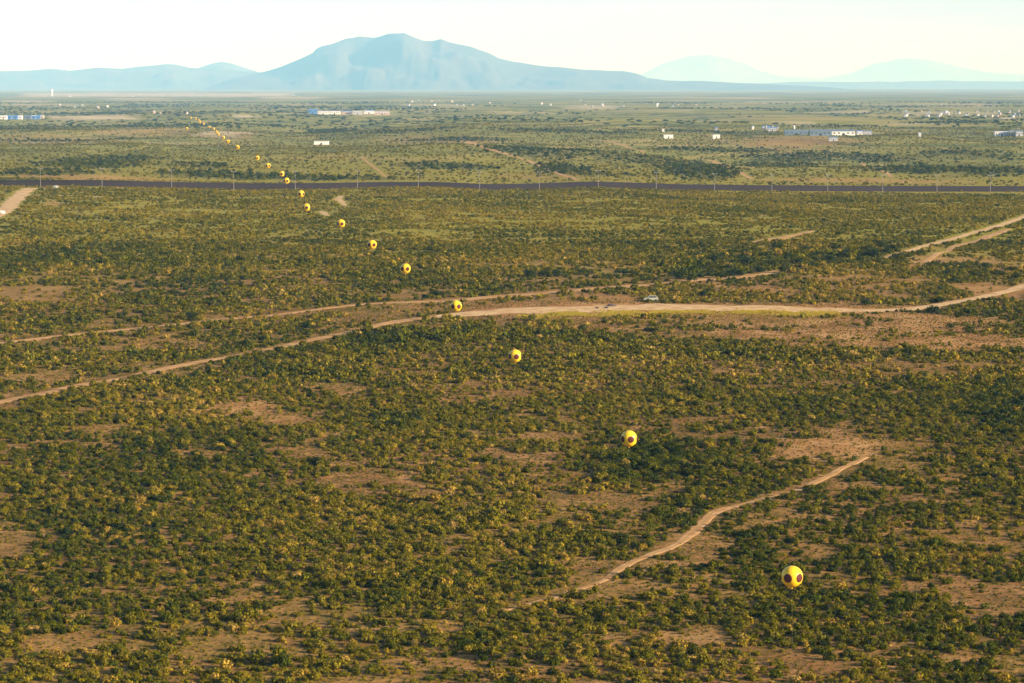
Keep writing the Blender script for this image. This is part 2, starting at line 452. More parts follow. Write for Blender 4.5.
# ------------------------------------------------------------------ dirt roads
def road_material(name, cols, wheel=True):
    m, n, l, b = material(name)
    co = n.new('ShaderNodeTexCoord'); t = n.new('ShaderNodeTexNoise'); t.inputs['Scale'].default_value = .25; t.inputs['Detail'].default_value = 8
    l.new(co.outputs['Object'], t.inputs['Vector'])
    r = n.new('ShaderNodeValToRGB'); l.new(t.outputs['Fac'], r.inputs['Fac'])
    e = r.color_ramp.elements; e.new(.5)
    for k, p in enumerate((.3, .5, .72)): e[k].position = p; e[k].color = (*cols[k], 1)
    uv = n.new('ShaderNodeAttribute'); uv.attribute_name = 'across'
    t2 = n.new('ShaderNodeTexNoise'); t2.inputs['Scale'].default_value = .5; t2.inputs['Detail'].default_value = 4; l.new(co.outputs['Object'], t2.inputs['Vector'])
    # weedy crown between the wheel ruts
    d = n.new('ShaderNodeMath'); d.operation = 'ABSOLUTE'; l.new(uv.outputs['Fac'], d.inputs[0])
    r2 = n.new('ShaderNodeMapRange'); r2.inputs['From Min'].default_value = .28; r2.inputs['From Max'].default_value = .05; l.new(d.outputs[0], r2.inputs['Value'])
    mu = n.new('ShaderNodeMath'); mu.operation = 'MULTIPLY'; l.new(r2.outputs['Result'], mu.inputs[0]); l.new(t2.outputs['Fac'], mu.inputs[1])
    mu2 = n.new('ShaderNodeMath'); mu2.operation = 'MULTIPLY'; l.new(mu.outputs[0], mu2.inputs[0]); mu2.inputs[1].default_value = .7 if wheel else 0.0
    x = n.new('ShaderNodeMix'); x.data_type = 'RGBA'; l.new(mu2.outputs[0], x.inputs[0]); l.new(r.outputs['Color'], x.inputs[6]); x.inputs[7].default_value = (.22,.17,.05,1)
    l.new(x.outputs[2], b.inputs['Base Color']); b.inputs['Roughness'].default_value = .95; b.inputs['Specular IOR Level'].default_value = .1
    bp = n.new('ShaderNodeBump'); bp.inputs['Strength'].default_value = .6; bp.inputs['Distance'].default_value = .15
    l.new(t.outputs['Fac'], bp.inputs['Height']); l.new(bp.outputs['Normal'], b.inputs['Normal'])
    return m
M_DIRT = road_material('orange_dirt_road', ((.32,.170,.062), (.46,.270,.110), (.57,.36,.165)))
M_PALE = road_material('pale_dirt_road', ((.40,.25,.105), (.53,.36,.175), (.63,.46,.25)), False)
ROAD_PALE = {'main_road', 'fence_road', 'patrol_road', 'patrol_track', 'wash_path', 'wash_trail', 'straight_road'}
for nm, q in ROADLINES.items():
    p = q[:, :2]; w = q[:, 2]
    if nm in ('footpath', 'left_track', 'upper_track', 'side_track'):
        d0 = np.gradient(p, axis=0); d0 /= np.linalg.norm(d0, axis=1)[:, None] + 1e-9
        s0 = np.cumsum(np.r_[0, np.linalg.norm(np.diff(p, axis=0), axis=1)])
        p = p + np.column_stack([d0[:, 1], -d0[:, 0]]) * ((fbm(s0 / 16, s0 * 0, 3, 95) - .5) * 2.4)[:, None]
    d = np.gradient(p, axis=0); d /= np.linalg.norm(d, axis=1)[:, None] + 1e-9
    nrm = np.column_stack([d[:, 1], -d[:, 0]])
    s = np.cumsum(np.r_[0, np.linalg.norm(np.diff(p, axis=0), axis=1)])
    cols = 7
    V = []; AC = []
    for j in range(cols):
        a = j / (cols - 1) * 2 - 1
        wob = 1 + (fbm(s / 7.0 + (a > 0) * 50, s * 0 + len(nm), 3, 91) - .5) * 1.5 * abs(a)
        xy = p + nrm * (a * w * .5 * wob)[:, None]
        lift = .05 + .015 * (1 - a * a) - .10 * (abs(a) > .95)
        V.append(np.column_stack([xy, zground(xy[:, 0], xy[:, 1]) + lift])); AC.append(np.full(len(p), a))
    V = np.stack(V, 1).reshape(-1, 3); AC = np.stack(AC, 1).ravel()
    k = np.arange(len(p) * cols).reshape(len(p), cols)
    Q = np.stack([k[:-1, :-1], k[:-1, 1:], k[1:, 1:], k[1:, :-1]], -1).reshape(-1, 4)
    me = mesh_np(nm, V, Q[:, ::-1])
    if me.polygons[0].normal.z < 0: me.flip_normals()
    at = me.attributes.new('across', 'FLOAT', 'POINT'); at.data.foreach_set('value', AC.astype(np.float32))
    kind = 'dirt_road' if nm.endswith('road') else ('footpath' if nm in ('footpath',) else 'dirt_track')
    tag(link(kind, me, None, M_PALE if nm in ROAD_PALE else M_DIRT), kind='structure')

# ------------------------------------------------------------------ mountains
def rock_material():
    m, n, l, b = material('mountain_rock')
    co = n.new('ShaderNodeTexCoord'); t = n.new('ShaderNodeTexNoise'); t.inputs['Scale'].default_value = .0016; t.inputs['Detail'].default_value = 9
    l.new(co.outputs['Object'], t.inputs['Vector'])
    r = n.new('ShaderNodeValToRGB'); l.new(t.outputs['Fac'], r.inputs['Fac'])
    r.color_ramp.elements[0].position = .35; r.color_ramp.elements[0].color = (.04,.05,.032,1)
    r.color_ramp.elements[1].position = .68; r.color_ramp.elements[1].color = (.09,.075,.055,1)
    l.new(r.outputs['Color'], b.inputs['Base Color']); b.inputs['Roughness'].default_value = .95
    return m
M_ROCK = rock_material()
def mountain(profile, D, depth, seed, px0=None, px1=None):
    pr = np.array(profile, float)
    xs = np.linspace(pr[0, 0], pr[-1, 0], int((pr[-1, 0] - pr[0, 0]) * .7) + 30)
    top = CAM_Z + (HORIZON - np.interp(xs, pr[:, 0], pr[:, 1])) / F * D
    X = (xs - W/2) / F * D
    top = top + (fbm(X / 260, X * 0, 3, seed) - .5) * .9 / F * D * 1.2
    nv = 46; V = []
    for j in range(nv):
        v = j / (nv - 1) * 2 - 1
        e = np.clip(1 - abs(v), 0, 1)
        spur = fbm(X / (D * .014) + v * .8, X * 0 + v * 3.0, 4, seed + 3)
        sh = np.clip(e ** (1.0 + .5 * (1 - e)) + (spur - .5) * .75 * np.sin(math.pi * e) * (e < .999), 0, 1)
        base = 10.0
        z = base + (top - base) * sh - (1 - e) ** 6 * 60
        wig = (fbm(X / (D * .03), X * 0 + 9, 3, seed + 5) - .5) * depth * .5 * e
        V.append(np.column_stack([X * (1 + v * depth / D), np.full(len(X), D) + v * depth + wig, z]))
    V = np.stack(V, 0); k = np.arange(V.shape[0] * V.shape[1]).reshape(V.shape[:2])
    Q = np.stack([k[:-1, :-1], k[:-1, 1:], k[1:, 1:], k[1:, :-1]], -1).reshape(-1, 4)
    me = mesh_np('mountain', V.reshape(-1, 3), Q)
    me.polygons.foreach_set('use_smooth', np.ones(len(me.polygons), bool))
    return tag(link('mountain', me, None, M_ROCK), kind='structure')
mountain([(205,88),(235,77),(255,73),(268,70.5),(282,66),(300,58),(312,52),(316,47.5),(322,45),(332,43),(345,37),(358,35),(372,36.3),(388,33.2),(405,32.6),(414,36.5),(424,40),(433,40),(441,37.6),(449,41),(470,46),(490,53),(500,58.5),
          (512,61.5),(530,64),(548,66.3),(565,67.4),(580,69.2),(600,70),(622,71.2),(636,73.4),(646,77.5),(665,80),(700,81),(735,82.5),(790,85),(860,89)], 40000, 4200, 301)
mountain([(-160,72),(-80,69),(-30,73),(0,71),(28,70.5),(55,68.3),(75,70.6),(100,67.3),(126,68.2),(146,65.5),(163,63.3),(172,63.6),(186,67.4),(205,68.2),(225,69.5),(245,71),(262,73),(300,78),(350,90)], 45000, 4000, 401)
mountain([(150,90),(185,72),(203,66.5),(213,63.2),(222,61.8),(233,63.8),(246,68),(262,73),(300,90)], 52000, 3000, 451)
mountain([(600,92),(640,74),(660,64),(685,56.5),(706,54),(722,57),(742,63),(758,70),(780,76),(820,79),(850,73),(872,63),(900,58.5),(930,60),(955,66),(985,72),(1030,76),(1100,80),(1180,90)], 108000, 5000, 501)
mountain([(690,90),(740,84),(800,81.8),(870,82),(940,80.5),(1010,81.5),(1080,80),(1200,84),(1290,92)], 58000, 3000, 551)

# ------------------------------------------------------------------ haze
bm = bmesh.new(); box(bm, -120000, 120000, -120000, 120000, -45, 2400)
mh, n, l, b = material('haze')
n.remove(b)
pv = n.new('ShaderNodeVolumePrincipled')
pv.inputs['Color'].default_value = (.21, .53, 1.0, 1)
pv.inputs['Absorption Color'].default_value = (1, 1, 1, 1)
pv.inputs['Density'].default_value = 4.0e-5
pv.inputs['Anisotropy'].default_value = -0.2
l.new(pv.outputs['Volume'], n['Material Output'].inputs['Volume'])
tag(bm_obj('haze', bm, mh), label='pale blue haze over the whole plain', kind='stuff', cat='haze')

# ------------------------------------------------------------------ foliage
def leaf_material():
    m, n, l, b = material('desert_foliage')
    ti = n.new('ShaderNodeAttribute'); ti.attribute_type = 'INSTANCER'; ti.attribute_name = 'tint'
    r = n.new('ShaderNodeValToRGB')
    e = r.color_ramp.elements
    stops = [(0, (.022,.036,.006)), (.25, (.064,.080,.005)), (.5, (.124,.118,.006)), (.72, (.205,.172,.012)), (.86, (.31,.215,.025)), (1, (.42,.29,.07))]
    while len(e) < len(stops): e.new(.5)
    for k, (p, c) in enumerate(stops): e[k].position = p; e[k].color = (*c, 1)
    ge = n.new('ShaderNodeNewGeometry')
    mr = n.new('ShaderNodeMapRange'); mr.inputs['To Min'].default_value = .5; mr.inputs['To Max'].default_value = 1.45; l.new(ge.outputs['Random Per Island'], mr.inputs['Value'])
    l.new(ti.outputs['Fac'], r.inputs['Fac'])
    x = n.new('ShaderNodeVectorMath'); x.operation = 'SCALE'; l.new(r.outputs['Color'], x.inputs[0]); l.new(mr.outputs['Result'], x.inputs['Scale'])
    n.remove(b)
    d = n.new('ShaderNodeBsdfDiffuse'); t = n.new('ShaderNodeBsdfTranslucent'); mx = n.new('ShaderNodeMixShader'); mx.inputs[0].default_value = .18
    l.new(x.outputs['Vector'], d.inputs['Color']); l.new(x.outputs['Vector'], t.inputs['Color'])
    l.new(d.outputs[0], mx.inputs[1]); l.new(t.outputs[0], mx.inputs[2]); l.new(mx.outputs[0], n['Material Output'].inputs['Surface'])
    return m
M_LEAF = leaf_material()
M_STRAW = M_LEAF.copy(); M_STRAW.name = 'yellow_green_grass'
for nd in M_STRAW.node_tree.nodes:
    if nd.bl_idname == 'ShaderNodeValToRGB':
        for e_ in nd.color_ramp.elements: e_.color = (.50, .40, .055, 1)
    if nd.bl_idname == 'ShaderNodeMixShader': nd.inputs[0].default_value = .4
M_BARK = plain('dry_bark', (.12,.085,.055), .9)

def foliage_mesh(name, n, size, lobes, seed, flat=.75, ground_skirt=True):
    """leaf clumps spread through a lumpy dome of about unit radius standing on z = 0"""
    r = np.random.default_rng(seed)
    cs = np.column_stack([r.uniform(-.55, .55, lobes), r.uniform(-.55, .55, lobes), r.uniform(.22, .62, lobes) * flat])
    cs[0] = (0, 0, .45 * flat)
    rs = r.uniform(.32, .58, lobes); rs[0] = .6
    pick = r.choice(lobes, n, p=rs**2 / (rs**2).sum())
    d = r.normal(size=(n, 3)); d /= np.linalg.norm(d, axis=1)[:, None]
    rad = rs[pick] * r.uniform(.45, 1.0, n) ** .5 * (1 + .25 * r.normal(size=n) * .5)
    P = cs[pick] + d * rad[:, None] * np.array([1, 1, flat + .1])
    P[:, 2] = np.abs(P[:, 2]) + .02
    nrm = d + r.normal(size=(n, 3)) * .36; nrm /= np.linalg.norm(nrm, axis=1)[:, None]
    a = np.cross(nrm, r.normal(size=(n, 3))); a /= np.linalg.norm(a, axis=1)[:, None]; bb = np.cross(nrm, a)
    s = (size * r.uniform(.6, 1.3, n))[:, None]
    V = np.stack([P - a*s*.5 - bb*s*.35, P + a*s*.55 - bb*s*.2, P + a*s*.25 + bb*s*.5, P - a*s*.45 + bb*s*.38], 1).reshape(-1, 3)
    Fc = np.arange(4 * n).reshape(n, 4)
    me = mesh_np(name, V, Fc); me.materials.append(M_LEAF)
    return me

def stem_mesh(name, seed, h=.55):
    rr = random.Random(seed); bm = bmesh.new()
    for k in range(5):
        a = k * 1.257 + rr.random(); q = .25 + .2 * rr.random()
        tube(bm, [(0, 0, -.15), (math.cos(a)*q*.4, math.sin(a)*q*.4, h*.5), (math.cos(a)*q, math.sin(a)*q, h)], [.035, .025, .012], 4)
    me = bpy.data.meshes.new(name); bm.to_mesh(me); bm.free(); me.materials.append(M_BARK)
    return me

NEAR_F = [foliage_mesh('foliage', 300, .19, 4 + k % 4, 100 + k, .62 + .05 * (k % 4)) for k in range(9)]
MID_F = [foliage_mesh('foliage', 110, .30, 4 + k % 3, 200 + k, .66) for k in range(6)]
FAR_F = [foliage_mesh('foliage', 42, .50, 4, 300 + k, .62) for k in range(5)]
STEMS = [stem_mesh('stem', k) for k in range(4)]
def tuft_mesh(seed):
    r = np.random.default_rng(seed); n = 34
    a = r.uniform(0, 6.28, n); l_ = r.uniform(.5, 1.0, n); o = r.uniform(.05, .6, n)
    B = np.column_stack([np.cos(a) * o * .5, np.sin(a) * o * .5, np.full(n, -.05)])
    T = np.column_stack([np.cos(a) * (o * .5 + .45 * l_), np.sin(a) * (o * .5 + .45 * l_), .8 * l_])
    sd = np.column_stack([-np.sin(a), np.cos(a), a * 0]) * .09
    V = np.stack([B - sd, B + sd, T], 1).reshape(-1, 3)
    me = mesh_np('dry_grass', V, np.arange(3 * n).reshape(n, 3)); me.materials.append(M_LEAF); return me
TUFTS = [tuft_mesh(k) for k in range(4)]
STRAW_TUFTS = [tuft_mesh(k + 20) for k in range(4)]
for me_ in STRAW_TUFTS: me_.materials[0] = M_STRAW

def scatter(name, label, cat, pts, rot, scale, tint, index, meshes):
    """one mass of plants: real instances on points by geometry nodes"""
    col = bpy.data.collections.new(name + '_plants')
    for k, me in enumerate(meshes):
        col.objects.link(bpy.data.objects.new('%s_%02d' % (name, k), me))
    me = bpy.data.meshes.new(name)
    me.vertices.add(len(pts)); me.vertices.foreach_set('co', pts.astype(np.float32).ravel())
    def at(nm, t, v, key='value'):
        a = me.attributes.new(nm, t, 'POINT'); a.data.foreach_set(key, np.ascontiguousarray(v).ravel())
    at('tint', 'FLOAT', tint.astype(np.float32)); at('pick', 'INT', index.astype(np.int32))
    at('spin', 'FLOAT_VECTOR', np.column_stack([rot*0, rot*0, rot]).astype(np.float32), 'vector')
    at('size', 'FLOAT_VECTOR', scale.astype(np.float32), 'vector')
    o = link(name, me)
    ng = bpy.data.node_groups.new(name, 'GeometryNodeTree')
    ng.interface.new_socket('Geometry', in_out='INPUT', socket_type='NodeSocketGeometry')
    ng.interface.new_socket('Geometry', in_out='OUTPUT', socket_type='NodeSocketGeometry')
    N, L = ng.nodes, ng.links
    gi, go = N.new('NodeGroupInput'), N.new('NodeGroupOutput')
    ci = N.new('GeometryNodeCollectionInfo'); ci.inputs['Collection'].default_value = col
    ci.inputs['Separate Children'].default_value = True; ci.inputs['Reset Children'].default_value = True
    ip = N.new('GeometryNodeInstanceOnPoints'); ip.inputs['Pick Instance'].default_value = True
    def na(nm, t):
        a = N.new('GeometryNodeInputNamedAttribute'); a.data_type = t; a.inputs['Name'].default_value = nm; return a.outputs['Attribute']
    L.new(gi.outputs[0], ip.inputs['Points']); L.new(ci.outputs[0], ip.inputs['Instance'])
    L.new(na('pick', 'INT'), ip.inputs['Instance Index']); L.new(na('spin', 'FLOAT_VECTOR'), ip.inputs['Rotation']); L.new(na('size', 'FLOAT_VECTOR'), ip.inputs['Scale'])
    L.new(ip.outputs[0], go.inputs[0])
    o.modifiers.new('plants', 'NODES').node_group = ng
    return tag(o, label, cat, kind='stuff')

def candidates(y0, y1, dens, margin=1.10):
    hw = .181 * margin
    st = dens ** -.5
    gx, gy = np.meshgrid(np.arange(-y1 * hw - 8, y1 * hw + 8, st), np.arange(y0, y1, st))
    gx[::2] += st * .5
    x = (gx + RNG.uniform(-.46, .46, gx.shape) * st).ravel(); y = (gy + RNG.uniform(-.46, .46, gx.shape) * st).ravel()
    ok = np.abs(x) < y * hw + 8
    return x[ok], y[ok]

def clumps(x, y):
    return .55 * fbm(x/11, y/13, 3, 31) + .25 * fbm(x/45, y/45, 2, 41) + .20 * vnoise(x/3.2, y/3.6, 45)

ALL = dict(p=[], r=[], s=[], t=[], k=[])
def sow(y0, y1, dens, rlo, rhi, thr, slope, thin_road=1.2, tall=1.0, tint0=.48, margin=1.10):
    x, y = candidates(y0, y1, dens, margin)
    c = clumps(x, y)
    den = patches(DENSE, x, y, .5, 70); bare = bare_amount(x, y)
    p = sstep(thr - slope, thr + slope, c + den * .20 - bare * .19)
    g = road_gap(x, y)
    ok = (RNG.random(len(x)) < p) & (g > thin_road * (.35 + .65 * RNG.random(len(x))) + RNG.exponential(.25, len(x)))
    x, y, c, den, bare = x[ok], y[ok], c[ok], den[ok], bare[ok]
    n = len(x)
    R = RNG.uniform(rlo, rhi, n) * (1 + RNG.random(n)**4 * .7) * (1 + .45 * den) * (1 - .25 * bare)
    pt = fbm(x/38 + 9, y/50, 3, 61)
    tint = tint0 + (pt - .5) * .75 + RNG.normal(0, .16, n) - den * .16
    gold = patches(GOLD, x, y, .5, 80)
    tint = np.where(RNG.random(n) < .025 + gold * .6, RNG.uniform(.70, .92, n), tint)
    hgt = R * RNG.uniform(.85, 1.45, n) * tall
    P = np.column_stack([x, y, zground(x, y) - .03])
    return P, RNG.uniform(0, 6.28, n), np.column_stack([R, R * RNG.uniform(.85, 1.15, n), hgt]), np.clip(tint, 0, 1)

GOLD = [ell(*a) for a in [(600,487,28,7,.9),(880,372,50,6,.8),(935,378,50,7,.8),(110,535,40,8,.7),(60,500,60,14,.45),(150,500,80,14,.35),(60,660,60,12,.3),(480,670,80,10,.55),(30,640,40,6,.3),(360,655,60,6,.4),(610,655,60,10,.55),
    (560,605,60,8,.6),(700,640,60,12,.6),(840,625,50,5,.7),(960,560,60,10,.4),(900,520,50,6,.3),(120,400,40,8,.4),(95,365,40,6,.4),(20,282,60,4,.6),(630,268,50,6,.7),(540,300,60,5,.4),(860,285,90,12,.55),(790,295,80,8,.6),(960,300,70,10,.5),(260,330,40,5,.4),(700,255,50,6,.3),(980,610,40,10,.4),(640,600,50,8,.45),(300,680,60,8,.4),(930,480,40,5,.4)]]

def size_rank(P, S):
    d = P - np.array([0, 0, CAM_Z])
    fwd = d[:, 1] * math.cos(PITCH) - d[:, 2] * math.sin(PITCH); up = d[:, 1] * math.sin(PITCH) + d[:, 2] * math.cos(PITCH)
    px = W/2 + F * d[:, 0] / fwd; py = H_IMG/2 - F * up / fwd
    inside = (px > 4) & (px < W - 4) & (py > 0) & (py < H_IMG - 1)
    return np.where(inside, S[:, 0] / fwd, 0), px, py

# near scrub: the largest ones in view are shrubs of their own, the rest one mass
P, Rt, S, T = sow(385, 700, .36, .46, 1.04, .44, .13, .8, tint0=.50)
rank, PX, PY_ = size_rank(P, S)
golden = T > .70
single = np.zeros(len(P), bool)
for mask, count in ((~golden, 300), (golden, 120)):
    k = np.where(mask)[0]; k = k[np.argsort(-rank[k])[:count]]; single[k] = True
PROTO = {}
def shrub(i):
    v = i % len(NEAR_F)
    gold = bool(golden[i])
    nm = 'golden_shrub' if gold else 'green_shrub'
    lab = 'low yellow gold desert shrub among the nearest scrub' if gold else 'large olive green desert shrub among the nearest scrub'
    o = thing(nm, lab, 'shrub', tuple(P[i]), float(Rt[i]), 'nearest golden shrubs' if gold else 'nearest green shrubs')
    o.scale = tuple(float(a) for a in S[i])
    f = link('foliage', NEAR_F[v], o); f['tint'] = float(T[i])
    link('stem', STEMS[i % 4], o)
for i in np.where(single)[0]: shrub(int(i))
rest = ~single
pk = RNG.integers(0, 9, len(P))
scatter('desert_scrub', 'olive green desert scrub covering the near plain', 'scrub', P[rest], Rt[rest], S[rest], T[rest], pk[rest], NEAR_F)
P, Rt, S, T = sow(700, 1150, .28, .46, 1.12, .44, .13, 1.1, tint0=.51)
scatter('scrubland', 'green scrub around the dirt roads in the middle distance', 'scrub', P, Rt, S, T, RNG.integers(0, 6, len(P)), MID_F)
P, Rt, S, T = sow(1150, 1800, .20, .4, .92, .45, .12, 2.0, tint0=.57)
T = np.clip(T, .1, .76)
scatter('far_scrub', 'olive scrub between the roads and the border fence', 'scrub', P, Rt, S, T, RNG.integers(0, 5, len(P)), FAR_F)
P, Rt, S, T = sow(1840, 4200, .026, .4, 1.25, .50, .07, 3.0, tint0=.50)
T = np.clip(T + .08, 0, .64)
scatter('hill_scrub', 'hazy scrub on the rolling ground beyond the fence', 'scrub', P, Rt, S, T, RNG.integers(0, 5, len(P)), FAR_F)
# trees of the dark washes
x, y = candidates(1840, 5200, .016)
ok = RNG.random(len(x)) < patches(WOODS, x, y, .5, 60) * 1.0
x, y = x[ok], y[ok]; n = len(x)
R = RNG.uniform(1.2, 2.6, n)
scatter('wash_woodland', 'dark mesquite woodland along the washes beyond the fence', 'woodland', np.column_stack([x, y, zground(x, y) - .1]), RNG.uniform(0, 6.28, n),
        np.column_stack([R, R, R * RNG.uniform(.8, 1.3, n)]), np.clip(RNG.normal(.20, .10, n), 0, .5), RNG.integers(0, 5, n), FAR_F)
# scattered trees and hedges of the far plain
x, y = candidates(4200, 10500, .0006)
c = fbm(x / 260, y / 700, 4, 171)
ok = (RNG.random(len(x)) < sstep(.42, .62, c)) & (fields(x, y) < .25)
x, y = x[ok], y[ok]; n = len(x); R = RNG.uniform(2.0, 4.5, n)
scatter('plain_trees', 'hazy dark trees dotted over the far plain', 'trees', np.column_stack([x, y, zground(x, y) - .2]), RNG.uniform(0, 6.28, n),
        np.column_stack([R * 1.6, R, R * RNG.uniform(.6, 1.0, n)]), np.clip(RNG.normal(.22, .1, n), 0, .5), RNG.integers(0, 5, n), FAR_F)
# dry grass between the shrubs
x, y = candidates(385, 900, .42)
pt = fbm(x/30, y/36, 3, 131); gold = patches(GOLD, x, y, .5, 80)
ok = (RNG.random(len(x)) < sstep(.46, .72, pt + gold * .35) * .6 + .05) & (road_gap(x, y) > .5)
x, y, gold = x[ok], y[ok], gold[ok]; n = len(x); R = RNG.uniform(.25, .6, n)
scatter('dry_grass', 'straw coloured dry grass tufts between the shrubs', 'grass', np.column_stack([x, y, zground(x, y) - .02]), RNG.uniform(0, 6.28, n),
        np.column_stack([R, R, R * .8]), np.clip(RNG.normal(.84, .09, n), .5, 1), RNG.integers(0, 4, n), TUFTS)

x, y = candidates(385, 900, .9)
ok = (RNG.random(len(x)) < .6) & (road_gap(x, y) > RNG.exponential(.5, len(x)) - .2)
x, y = x[ok], y[ok]; n = len(x); R = RNG.uniform(.12, .36, n)
scatter('low_brush', 'small low weeds dotting the bare soil between shrubs', 'weeds', np.column_stack([x, y, zground(x, y) - .02]), RNG.uniform(0, 6.28, n),
        np.column_stack([R, R, R * RNG.uniform(.8, 1.3, n)]), np.clip(RNG.normal(.58, .14, n), .1, 1), RNG.integers(0, 5, n), FAR_F)
# bright strip of grass along the near edge of the main road
gs = resample(np.column_stack([to_ground([(520,317),(560,315),(600,314),(650,313.2),(700,313),(760,313),(810,314),(845,315)]), np.zeros(8)]), 1.0)[:, :2]
kk = RNG.integers(0, len(gs), 12000); x = gs[kk, 0] + RNG.normal(0, .6, len(kk)); y = gs[kk, 1] + RNG.normal(0, 3.2, len(kk))
ok = RNG.random(len(x)) < sstep(.36, .58, fbm(x / 8, y / 9, 3, 201)) * .9 + .06
x, y = x[ok], y[ok]; n = len(x)
R = RNG.uniform(.4, .9, n)
scatter('roadside_grass', 'bright yellow green grass strip along the near edge of the main dirt road', 'grass', np.column_stack([x, y, zground(x, y) - .02]), RNG.uniform(0, 6.28, n),
        np.column_stack([R, R, R * .7]), np.clip(RNG.normal(.79, .04, n), .6, .9), RNG.integers(0, 4, n), STRAW_TUFTS)

# ------------------------------------------------------------------ mesquite trees that stand out
M_TREE_F = [foliage_mesh('crown', 520, .15, 9 + k, 400 + k, .95) for k in range(4)]
def trunk_mesh(seed):
    rr = random.Random(seed); bm = bmesh.new()
    tube(bm, [(0,0,-.2), (.02,.01,.15), (.05,-.02,.35)], [.075, .06, .045], 6)
    for k in range(5):
        a = k * 1.26 + rr.random() * .6; q = .28 + .2 * rr.random()
        tube(bm, [(.04,-.01,.28), (math.cos(a)*q*.5, math.sin(a)*q*.5, .5), (math.cos(a)*q, math.sin(a)*q, .72)], [.035, .025, .01], 5)
    me = bpy.data.meshes.new('trunk'); bm.to_mesh(me); bm.free(); me.materials.append(M_BARK); return me
M_TRUNK = [trunk_mesh(k) for k in range(3)]
def tree(px, py, wpx, hpx, tint, label, group=None, k=0):
    p = ground_at(px, py); p[2] = zground(p[0], p[1])
    m = p[1] / F
    o = thing('mesquite_tree', label, 'tree', tuple(p), random.random() * 6.28, group)
    r = wpx * m / 2
    o.scale = (r, r, hpx * m * .82)
    f = link('crown', M_TREE_F[k % 4], o); f.location = (0, 0, .12); f['tint'] = tint
    link('trunk', M_TRUNK[k % 3], o)
    return o
tree(688, 282, 17, 19, .20, 'tallest round green tree standing alone above the dirt road')
tree(679, 279, 13, 10, .08, 'dark tree on the left flank of the tallest round tree')
tree(530, 277, 14, 9, .02, 'darkest rounded tree in the scrub above the road bend', k=1)
tree(545, 276, 11, 6, .05, 'small dark bush-like tree right beside the darkest rounded tree', k=2)
tree(557, 277, 12, 8, .04, 'right-hand dark tree of the three above the road bend', k=3)
tree(437, 296, 15, 7, .04, 'low dark tree left of the fourth nearest balloon', k=2)
tree(191, 319, 16, 8, .06, 'dark round bush-like tree against the left upper track', k=1)
tree(866, 305, 14, 7, .10, 'broad green bush tree just above the right end of the road', k=1)
tree(939, 303, 12, 7, .03, 'dark compact tree above the road near the right side', k=2)
tree(934, 313, 15, 8, .10, 'dark tree at the end of the hedge strip right of the road', k=3)
tree(868, 327, 11, 9, .25, 'upright green shrub tree alone on the orange clearing', k=0)
tree(969, 333, 16, 9, .22, 'rounded green shrub tree on the right bare clearing', k=1)
tree(951, 328, 12, 6, .24, 'small green shrub tree left of the rounded one on the clearing', k=2)
tree(705, 297, 12, 8, .03, 'dark tree below and right of the tallest round tree', k=0)
tree(650, 470, 22, 13, .34, 'bright green spreading tree in the thicket below the second nearest balloon', k=2)
tree(620, 462, 20, 12, .26, 'green spreading tree directly beneath the second nearest balloon', k=0)
for q, (a, b_) in enumerate([(716,262),(728,270),(735,254),(748,264),(757,272),(765,258),(772,266),(783,273),(790,259),(799,265),(806,252),(812,268),(820,257),(829,262),(836,251),(842,259),(851,255),(858,262),(866,252),(873,258),(880,248),(887,254),(894,250),(741,276),(721,278),(776,249)]):
    tree(a, b_, random.uniform(12, 19), random.uniform(6, 9), random.uniform(.02, .16), 'dark green mesquite in the thicket band right of the tallest tree', 'mesquite thicket right of centre', q)
for q, (a, b_) in enumerate([(948,275),(962,270),(975,277),(986,268),(998,275),(1012,271),(955,283),(935,268),(1016,279)]):
    tree(a, b_, random.uniform(11, 18), random.uniform(5, 8), random.uniform(.08, .25), 'green mesquite in the loose clump by the right edge above the road', 'mesquite clump at the right edge', q)
for q, (a, b_) in enumerate([(608,471),(632,480),(640,458),(662,462),(668,474),(676,466),(655,482),(600,458),(628,449)]):
    tree(a, b_, random.uniform(15, 21), random.uniform(8, 11), random.uniform(.2, .42), 'leafy green bush tree in the thicket around the second nearest balloon', 'bush trees below the second balloon', q)

